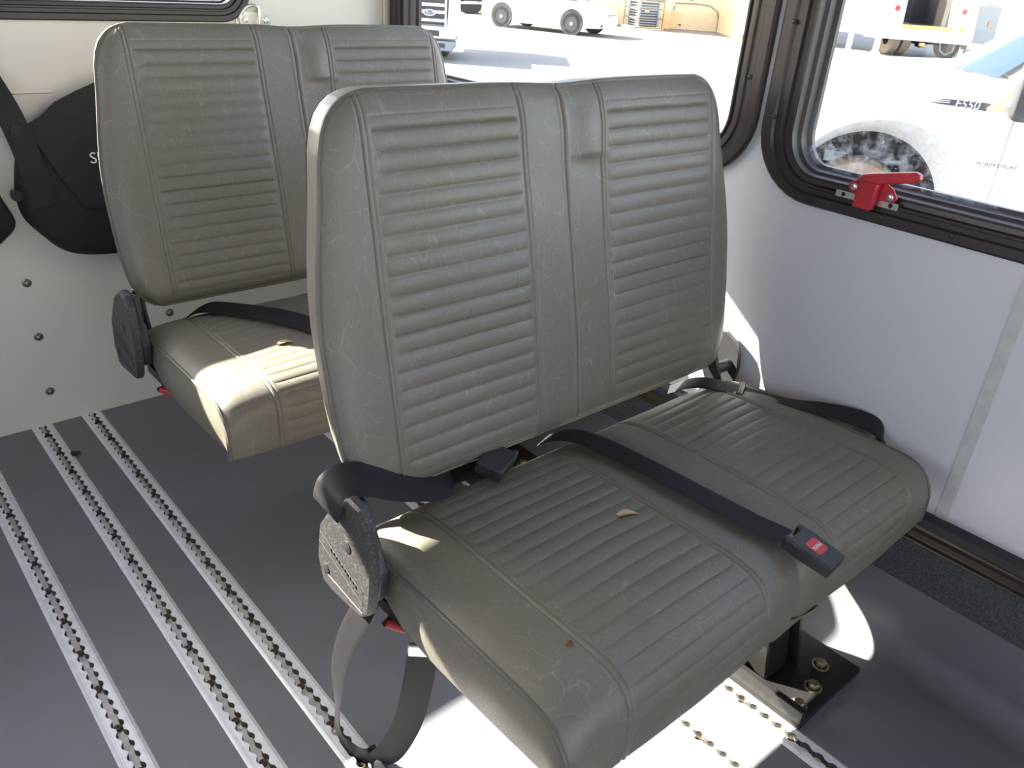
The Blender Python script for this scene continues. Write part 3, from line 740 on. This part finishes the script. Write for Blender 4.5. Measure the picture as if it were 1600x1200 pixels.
# ------------------------------------------------------------------ outdoors
MB().add([(-60, -40, FZ0), (90, -40, FZ0), (90, 90, FZ0), (-60, 90, FZ0)], [(0, 1, 2, 3)]).obj('parking_lot', LOT, kind='structure', center=False)
RZ41 = math.radians(-40.976)
side = lambda u, v, d: (u, d, v)            # X right, Z up, Y away in a vehicle's own frame
def wheel(e, x, y, z, r, wdt, spokes=9, tyre=TIRE, name='wheel', face=-1):
    t = MB(); t.lathe([(r * .62, -wdt / 2), (r * .93, -wdt / 2), (r, -wdt * .32), (r, wdt * .32), (r * .93, wdt / 2), (r * .62, wdt / 2), (r * .62, -wdt / 2)], (x, y, z), (0, -face, 0), 32)
    o = t.obj(name, tyre, e, world=False)
    a = MB(); yy = y + face * wdt * .42
    a.lathe([(r * .64, .01), (r * .64, .03), (r * .57, .03), (r * .57, .0)], (x, yy, z), (0, -face, 0), 32)
    a.lathe([(r * .17, -.01), (r * .15, -.025), (0, -.025)], (x, yy, z), (0, -face, 0), 20)
    for k in range(spokes):
        an = 2 * math.pi * k / spokes; R_ = Matrix.Rotation(an, 3, 'Y')
        a.box(Vector((x, yy - face * .004, z)) + R_ @ Vector((r * .37, 0, 0)), (r * .46, .02, r * .17), R_)
    a.obj('rim', ALLOY, o, world=False)
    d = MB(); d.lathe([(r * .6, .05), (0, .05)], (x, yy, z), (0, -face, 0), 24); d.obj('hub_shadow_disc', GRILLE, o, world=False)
    return o
def arc(cx, cz, r, a0, a1, n=14, rz=None): return [(cx + r * math.cos(math.radians(a0 + (a1 - a0) * k / n)), cz + (rz or r) * math.sin(math.radians(a0 + (a1 - a0) * k / n))) for k in range(n + 1)]

# white pickup with the badge, close by
ft = empty('pickup_truck', (6.23, 2.83, FZ0), RZ41 - .33, label='white pickup truck close outside the nearer side window, dark wheel arch and grey badge', cat='truck')
bodyp = [(-1.15, .50), (-1.20, .80), (-1.12, 1.16), (-.95, 1.27), (-.2, 1.345), (.45, 1.385), (.72, 1.40), (2.9, 1.42), (2.9, .42), (.78, .42)] + arc(.02, .36, .695, 2, 178, 22) + [(-.72, .42)]
MB().plate(bodyp, [], side, 0, 1.95).obj('body', CARWHITE, ft, world=False)
MB().prism([(.70, 1.40), (1.34, 1.97), (2.6, 2.02), (2.9, 1.42)], side, .10, 1.65).obj('cab', CARWHITE, ft, world=False, bevel=.03)
MB().add([(.64, .14, 1.402), (.46, .55, 1.41), (.44, 1.2, 1.41), (.60, 1.60, 1.40), (1.34, 1.55, 1.99), (1.28, 1.2, 2.0), (1.26, .7, 2.0), (1.31, .18, 1.99)], [(0, 1, 6, 7), (1, 2, 5, 6), (2, 3, 4, 5)]).obj('windshield', CARGLASS, ft, world=False)
lip = []
for k in range(25):
    a = math.radians(2 + 176 * k / 24); c, s_ = math.cos(a), math.sin(a)
    o_ = Vector((.02 + .695 * c, -.003, .36 + .695 * s_)); i_ = Vector((-.06 + .545 * c, .10, .40 + .545 * s_))
    lip.append([tuple(o_), tuple(o_.lerp(i_, .35) + Vector((0, -.012, 0))), tuple(o_.lerp(i_, .75) + Vector((0, .0, 0))), tuple(i_ + Vector((0, .03, 0)))])
MB().grid(lip).obj('fender_lip', FLARE, ft, world=False, angle=80)
MB().prism(arc(-.06, .40, .72, 0, 180, 20) + [(-.78, .2), (.66, .2)], side, .45, .5).obj('wheel_well', WELL, ft, world=False)
MB().box((-.30, .40, .70), (.16, .2, .08)).tube([(-.36, .35, .78), (-.2, .35, .66), (.2, .38, .70)], .02, 8).obj('suspension', GALV, ft, world=False)
wheel(ft, -.10, .24, .36, .37, .26, 8, DIRTYTIRE)
bd = MB().prism([(.18, 1.196), (.22, 1.226), (.30, 1.250), (.40, 1.254), (.645, 1.252), (.615, 1.176), (.40, 1.190)], side, -.012, .0).obj('fender_badge', LAMP_CLR, ft, world=False, label='silver and black fender badge')
MB().prism([(.235, 1.206), (.30, 1.238), (.40, 1.243), (.625, 1.241), (.605, 1.188), (.40, 1.199)], side, -.014, -.011).obj('badge_field', BADGE_D, bd, world=False)
MB().prism([(.245, 1.212), (.36, 1.216), (.36, 1.221), (.26, 1.219)], side, -.016, -.013).prism([(.27, 1.225), (.36, 1.228), (.36, 1.233), (.29, 1.231)], side, -.016, -.013).obj('badge_stripe', LAMP_CLR, bd, world=False)
text_mesh('badge_lettering', 'F550', .082, LAMP_CLR, bd, basis((1, 0, -.02), (0, 0, 1), (.475, -.0165, 1.216)), .002, .15)
text_mesh('engine_lettering', 'POWERSTROKE', .038, BADGE_D, ft, basis((1, 0, .0), (0, 0, 1), (.785, -.003, .826)), .001, .3)
MB().tube([(.72, -.02, 1.24), (.74, -.12, 1.27), (.80, -.22, 1.30)], .025, 10).prism([(.60, 1.20), (.70, 1.33), (.74, 1.33), (.76, 1.20)], side, -.05, 0).obj('mirror_arm', BEIGE, ft, world=False, bevel=.008)
MB().prism(rrect(.70, .95, 1.17, 1.60, .05), side, -.32, -.20).obj('mirror', BLKPLA, ft, world=False, bevel=.02)
MB().prism([(.80, .50), (.803, .50), (.803, 1.35), (.80, 1.35)], side, -.004, .0).obj('door_gap', GREY_INK, ft, world=False)

# utility truck seen from behind
ut = empty('utility_truck', (29.43, 12.87, FZ0), RZ41 + .10, label='white utility truck seen from behind, open dark bed and red tail lamps', cat='truck')
UB = [(-2.08, .62, -1.02), (1.02, .62, 1.60)]
MB().prism([(-2.06, .56), (-.94, .60), (-1.0, 1.9), (-2.18, 1.9)], side, 0, 4.2).obj('side_box', TRUCKWHITE, ut, world=False, bevel=.03)
MB().prism([(.74, .62), (1.62, .60), (1.52, 1.75), (.64, 1.75)], side, 0, 4.2).obj('side_box', TRUCKWHITE, ut, world=False, bevel=.03)
MB().prism([(-1.0, .95), (.74, .95), (.68, 1.9), (-1.0, 1.9)], side, 1.6, 1.7).box((-.95, .95, 1.4), (.04, 1.5, 1.0)).box((.66, .95, 1.4), (.04, 1.5, 1.0)).obj('bed_liner', WELL, ut, world=False)
MB().prism([(-1.0, .93), (.74, .93), (.74, .97), (-1.0, .97)], side, .05, 1.7).obj('bed_floor', GRILLE, ut, world=False)
MB().prism([(-1.0, .80), (.76, .82), (.76, .96), (-1.0, .96)], side, -.04, .05).obj('tailboard_edge', YELLOW, ut, world=False)
MB().prism([(-2.1, .52), (1.5, .46), (1.52, .84), (-2.08, .84)], side, -.12, .2).obj('bumper', TRUCKWHITE, ut, world=False, bevel=.02)
for x, z, m in ((-1.28, 1.42, LAMP_RED), (1.04, 1.45, LAMP_RED), (-1.26, 1.22, LAMP_CLR), (1.05, 1.24, LAMP_CLR), (-1.24, 1.01, LAMP_CLR), (1.02, 1.05, LAMP_CLR)):
    q = MB(); q.lathe([(.085, 0), (.085, .02), (.07, .035), (0, .035)], (x, 0, z), (0, -1, 0), 20); q.obj('tail_lamp', m, ut, world=False, label='red round lamp' if m is LAMP_RED else 'clear round lamp')
for x in (-1.0, -.62, 1.0, 1.38):
    t = MB(); t.lathe([(.2, -.14), (.46, -.14), (.5, -.09), (.5, .09), (.46, .14), (.2, .14)], (x, .5, .5), (1, 0, 0), 28); t.obj('wheel', DIRTYTIRE, ut, world=False)
MB().cyl((-.9, .5, .45), (1.3, .5, .45), .07, 12).lathe([(0, -.2), (.16, -.12), (.18, 0), (.16, .12), (0, .2)], (.1, .5, .45), (1, 0, 0), 16).obj('axle', WELL, ut, world=False)
MB().tube([(.5, 0, .5), (.52, -.05, .25), (.75, -.05, .12), (.98, -.05, .25), (1.0, 0, .48)], .03, 8).obj('hose', GALV, ut, world=False)
MB().box((-.21, -.15, .40), (.14, .12, .10)).obj('hitch', YELLOW, ut, world=False)
MB().box((1.03, -.12, .90), (.22, .12, .10)).cyl((1.0, -.12, .9), (1.0, -.12, 1.02), .06, 12).obj('vice', YELLOW, ut, world=False)
for x in (-1.62, 1.33):
    MB().box((x, .1, .3), (.14, .14, .6)).prism([(x - .18, 0), (x + .18, 0), (x + .09, .10), (x - .09, .10)], side, 0, .2).obj('outrigger', TRUCKWHITE, ut, world=False)
dr = MB().prism([(1.66, .54), (2.44, .50), (2.36, 1.66), (1.60, 1.66)], side, .10, .15).obj('cabinet_door', GALVDOOR, ut, world=False, bevel=.01)
MB().box((2.12, .09, 1.12), (.16, .03, .16)).obj('door_latch', STEEL, dr, world=False)
dr = MB().prism([(2.50, .66), (2.98, .66), (2.84, 1.70), (2.44, 1.70)], side, 1.0, 1.05).obj('cabinet_door', GALVDOOR, ut, world=False, bevel=.01)
MB().box((2.72, .99, 1.22), (.13, .03, .14)).obj('door_latch', STEEL, dr, world=False)

# white sedan
sd = empty('sedan', (19.95, 21.0, FZ0), math.atan2(-2.35, .85), label='white sedan parked on the sunny lot, seen from its front right', cat='car')
L0, L1, HW = 1.25, -1.25, .88
# frame: +X forward, near side is +Y... the body is lofted through cross-sections along X
secs = [(-2.15, .60, .42, .80, .60), (-2.05, .80, .32, .98, .62), (-1.3, .88, .28, 1.02, .60), (-.6, .89, .24, 1.00, .60), (.5, .89, .24, .98, .60), (1.2, .88, .26, .93, .58), (1.7, .84, .28, .85, .55), (2.05, .72, .30, .72, .50), (2.2, .52, .34, .62, .46)]
rows = []
for x, hw, zb, zt, zm in secs:
    zb -= .06
    ring = []
    for y, z in ((-hw * .9, zb), (-hw, zb + .10), (-hw, zm), (-hw * .93, zt - .04), (-hw * .8, zt), (0, zt + .04), (hw * .8, zt), (hw * .93, zt - .04), (hw, zm), (hw, zb + .10), (hw * .9, zb)):
        ring.append((x, y, z))
    rows.append(ring)
m_ = MB().grid(rows, close_v=True); n = 11; m_.f.append(tuple(range(n))); m_.f.append(tuple((len(rows) - 1) * n + i for i in range(n)))
m_.obj('body', CARWHITE, sd, world=False, angle=60)
gh = [(-1.75, .98), (-.95, 1.40), (.05, 1.44), (1.05, .97)]
MB().grid([[(gh[0][0], -.72, .96), (gh[1][0], -.55, 1.40), (gh[2][0], -.55, 1.43), (gh[3][0], -.74, .94)], [(gh[0][0], .72, .96), (gh[1][0], .55, 1.40), (gh[2][0], .55, 1.43), (gh[3][0], .74, .94)]]).obj('roof', CARWHITE, sd, world=False)
for sy in (-1, 1):
    MB().add([(-1.5, sy * .73, .97), (-.9, sy * .57, 1.36), (.02, sy * .57, 1.38), (.85, sy * .75, .96)], [(0, 1, 2, 3)]).obj('side_window', CARGLASS, sd, world=False)
    MB().box((.72, sy * .98, 1.03), (.12, .20, .13)).obj('mirror', GREY_INK if sy < 0 else CARWHITE, sd, world=False, bevel=.03)
MB().add([(1.12, -.70, .955), (1.12, .70, .955), (.12, .52, 1.42), (.12, -.52, 1.42)], [(0, 1, 2, 3)]).obj('windshield', CARGLASS, sd, world=False)
for x in (L0, L1):
    for sy in (-1, 1):
        wheel(sd, x, sy * .80, .32, .32, .21, 8, TIRE, face=sy)
        MB().lathe([(.385, 0), (.385, .02), (.0, .02)], (x, sy * .885, .36), (0, sy, 0), 28).obj('wheel_arch', GRILLE, sd, world=False)
MB().prism([(-.62, .30), (.62, .30), (.46, .56), (-.46, .56)], lambda u, v, d: (d - .12 * abs(u), u, v), 2.05, 2.235).obj('grille', GRILLE, sd, world=False)
MB().prism([(-.34, .60), (.34, .60), (.34, .63), (-.34, .63)], lambda u, v, d: (d, u, v), 2.05, 2.20).obj('bonnet_gap', GRILLE, sd, world=False)
for sy in (-1, 1):
    MB().prism([(1.62, .70), (1.98, .60), (2.0, .67), (1.66, .76)], lambda u, v, d: (u, sy * d - sy * .42 * max(0, u - 1.7), v), .60, .90).obj('headlight', LAMP_CLR, sd, world=False, bevel=.01)

# pickup facing the bus, left edge of the far side window
pk = empty('pickup_truck', (10.74, 14.38, FZ0), RZ41, label='white pickup truck with chrome grille and oval emblem facing the bus', cat='truck')
MB().prism([(-1.55, .25), (.30, .25), (.32, .62), (.24, .70), (.22, 1.16), (.10, 1.24), (-1.45, 1.24), (-1.6, .7)], side, .22, 2.2).obj('body', CARWHITE, pk, world=False, bevel=.04)
MB().prism([(-1.45, 1.22), (.14, 1.22), (-.02, 1.95), (-1.30, 1.95)], side, 1.6, 3.6).obj('cab', CARWHITE, pk, world=False, bevel=.04)
MB().add([(-1.38, 1.50, 1.26), (.06, 1.50, 1.26), (-.06, 1.58, 1.88), (-1.26, 1.58, 1.88)], [(0, 1, 2, 3)]).obj('windshield', CARGLASS, pk, world=False)
gr = MB().prism([(-1.35, .66), (.08, .66), (.10, 1.14), (-1.35, 1.14)], side, .16, .24).obj('grille', GRILLE, pk, world=False)
for z in (.745, .90, 1.03):
    MB().prism([(-1.35, z - .032), (.07, z - .032), (.07, z + .032), (-1.35, z + .032)], side, .12, .17).obj('chrome_bar', CHROME, gr, world=False, bevel=.01)
MB().prism([(.03, .64), (.07, .64), (.07, 1.14), (.03, 1.14)], side, .11, .17).obj('chrome_bar', CHROME, gr, world=False, bevel=.01)
ev = MB().prism([(-.28 + .13 * math.cos(a), .885 + .062 * math.sin(a)) for a in np.linspace(0, 2 * math.pi, 25)[:-1]], side, .09, .12).obj('oval_emblem', CHROME, gr, world=False)
em2 = MB().prism([(-.28 + .105 * math.cos(a), .885 + .047 * math.sin(a)) for a in np.linspace(0, 2 * math.pi, 25)[:-1]], side, .085, .10).prism([(-.20, .855), (-.34, .87), (-.30, .90), (-.23, .91)], side, .082, .1)
em2.obj('emblem_field', BLUE_OVAL, pk, world=False)
text_mesh('emblem_lettering', 'Ford', .075, CHROME, pk, basis((1, 0, 0), (0, 0, 1), (-.28, .083, .885)), .001, .3)
MB().prism([(.09, .80), (.22, .80), (.22, 1.14), (.10, 1.14)], side, .17, .26).obj('headlight', LAMP_CLR, pk, world=False, bevel=.01)
bu = MB().prism([(-1.6, .42), (.27, .40), (.33, .50), (.31, .64), (-1.6, .66)], side, -.02, .3).obj('bumper', CHROME, pk, world=False, bevel=.03)
MB().prism([(-.9, .48), (-.06, .46), (-.06, .57), (-.9, .58)], side, -.03, 0).obj('bumper_inset', GRILLE, bu, world=False)
MB().prism([(-1.5, .18), (.20, .18), (.27, .30), (.28, .38), (-1.5, .38)], side, .02, .5).obj('air_dam', GALV, pk, world=False, bevel=.02)
MB().prism([(-.3, .26), (.05, .25), (.05, .33), (-.3, .33)], side, .0, .03).obj('tow_slot', GRILLE, pk, world=False)
for x in (-.05, -1.25):
    t = MB(); t.lathe([(.2, -.14), (.37, -.14), (.41, -.09), (.41, .09), (.37, .14), (.2, .14)], (x, .95, .41), (1, 0, 0), 28); t.obj('wheel', TIRE, pk, world=False)

# dark-fronted vehicle further back
vk = empty('flatbed_truck', (21.64, 27.07, FZ0), RZ41, label='dark parked vehicle with white bumper bar behind the chrome grille pickup', cat='truck')
MB().prism([(-.80, .42), (.62, .46), (.60, 1.5), (-.78, 1.5)], side, .1, 1.7).obj('body', GRILLE, vk, world=False, bevel=.05)
MB().prism([(-.95, .30), (.85, .40), (.85, .48), (-.95, .38)], side, -.05, .15).obj('bumper', TRUCKWHITE, vk, world=False, bevel=.02)
MB().prism([(-.66, .36), (.46, .40), (.22, .06), (-.36, .02)], side, .0, .9).obj('underbody', WELL, vk, world=False, bevel=.03)
for x in (-.5, .4):
    t = MB(); t.lathe([(.1, -.1), (.28, -.1), (.3, -.06), (.3, .06), (.28, .1), (.1, .1)], (x, 1.2, .3), (1, 0, 0), 24); t.obj('wheel', TIRE, vk, world=False)

# condenser units
def condenser(loc, s, label):
    e = empty('condenser_unit', loc, RZ41 + .35, label=label, cat='air conditioner', group='air conditioning units by the building')
    MB().box((0, .35, .045), (1.25 * s, 1.0, .09)).obj('concrete_pad', STUCCO, e, world=False)
    MB().box((0, .35, .50), (.74 * s, .70, .80)).obj('housing', GRILLE, e, world=False)
    lv = MB()
    for k in range(9): lv.box((0, .35, .15 + .085 * k), (.80 * s, .76, .035))
    lv.obj('louvre', GALV, e, world=False)
    for sx in (-1, 1):
        for yy in (-.03, .73): MB().box((sx * .40 * s, yy, .50), (.07, .07, .84)).obj('corner_post', GALV, e, world=False)
    MB().box((0, .35, .93), (.86 * s, .82, .04)).obj('lid', GALV, e, world=False)
    MB().box((-.1, -.045, .62), (.18, .01, .05)).obj('name_plate', YELLOW, e, world=False)
    cg = MB()
    for z in (.06, .38, .70, 1.02):
        for a, b in (((-.55 * s, -.15), (.55 * s, -.15)), ((.55 * s, -.15), (.55 * s, .85)), ((-.55 * s, .85), (.55 * s, .85)), ((-.55 * s, -.15), (-.55 * s, .85))):
            cg.tube([(*a, z), (*b, z)], .014, 6)
    for a in ((-.55 * s, -.15), (.55 * s, -.15), (.55 * s, .85), (-.55 * s, .85)): cg.tube([(*a, 0), (*a, 1.04)], .018, 6)
    cg.obj('security_cage', CAGE, e, world=False)
condenser((25.61, 21.61, FZ0), 1.0, 'grey louvred air conditioning unit in a brown cage beside the white sedan')
condenser((23.5, 28.4, FZ0), 1.0, 'grey louvred air conditioning unit behind the rear of the white sedan')
# building
bw = empty('building', (26.9, 21.4, FZ0), RZ41, label='beige stucco building along the far side of the lot', cat='building')
MB().box((-1.9, 6.0, 3.0), (7.6, 10.0, 6.0)).obj('wall', STUCCO, bw, world=False)
MB().prism([(1.9, .0), (3.9, .0), (3.9, 1.85)], side, -2.2, -1.9).obj('stair_side', STUCCO2, bw, world=False)
MB().prism([(1.85, .0), (1.95, -.0), (3.95, 1.85), (3.95, 2.05)], side, -2.24, -1.86).obj('stair_rail', TRUCKWHITE, bw, world=False)
MB().prism([(1.9, 0), (4.2, 0), (4.2, 6), (1.9, 6)], side, -1.9, 10.9).obj('wall', STUCCO2, bw, world=False)
MB().tube([(-1.6, .96, .95), (.2, .96, .92), (1.0, .96, .94), (1.5, .96, .90), (1.8, .96, .72), (1.9, .96, .45), (1.9, .96, 0)], .022, 8).obj('conduit', CAGE, bw, world=False)
MB().box((-.1, .90, .78), (.34, .16, .36)).obj('electric_box', STUCCO, bw, world=False, bevel=.01)
MB().box((.08, .86, .75), (.12, .12, .16)).obj('meter', GALV, bw, world=False)
MB().prism([(-.75, 0), (-.05, 0), (-.05, .75), (-.35, .70)], side, .55, .98).obj('buttress', STUCCO2, bw, world=False, bevel=.02)
for (x, z) in ((.75, 1.06), (.42, .16), (2.2, .1)):
    MB().box((x, .98, z), (.10, .04, .04)).obj('vent_hole', GRILLE, bw, world=False)
# white posts by the utility truck
for (x, y, r), lb in (((25.7, 13.55, .08), 'white steel post standing left of the utility truck, nearer one'), ((28.1, 16.1, .08), 'white steel post left of the utility truck, farther one')):
    MB().cyl((x, y, FZ0), (x, y, 5.0), r, 14).obj('post', TRUCKWHITE, label=lb, category='post', group='white posts of a carport')
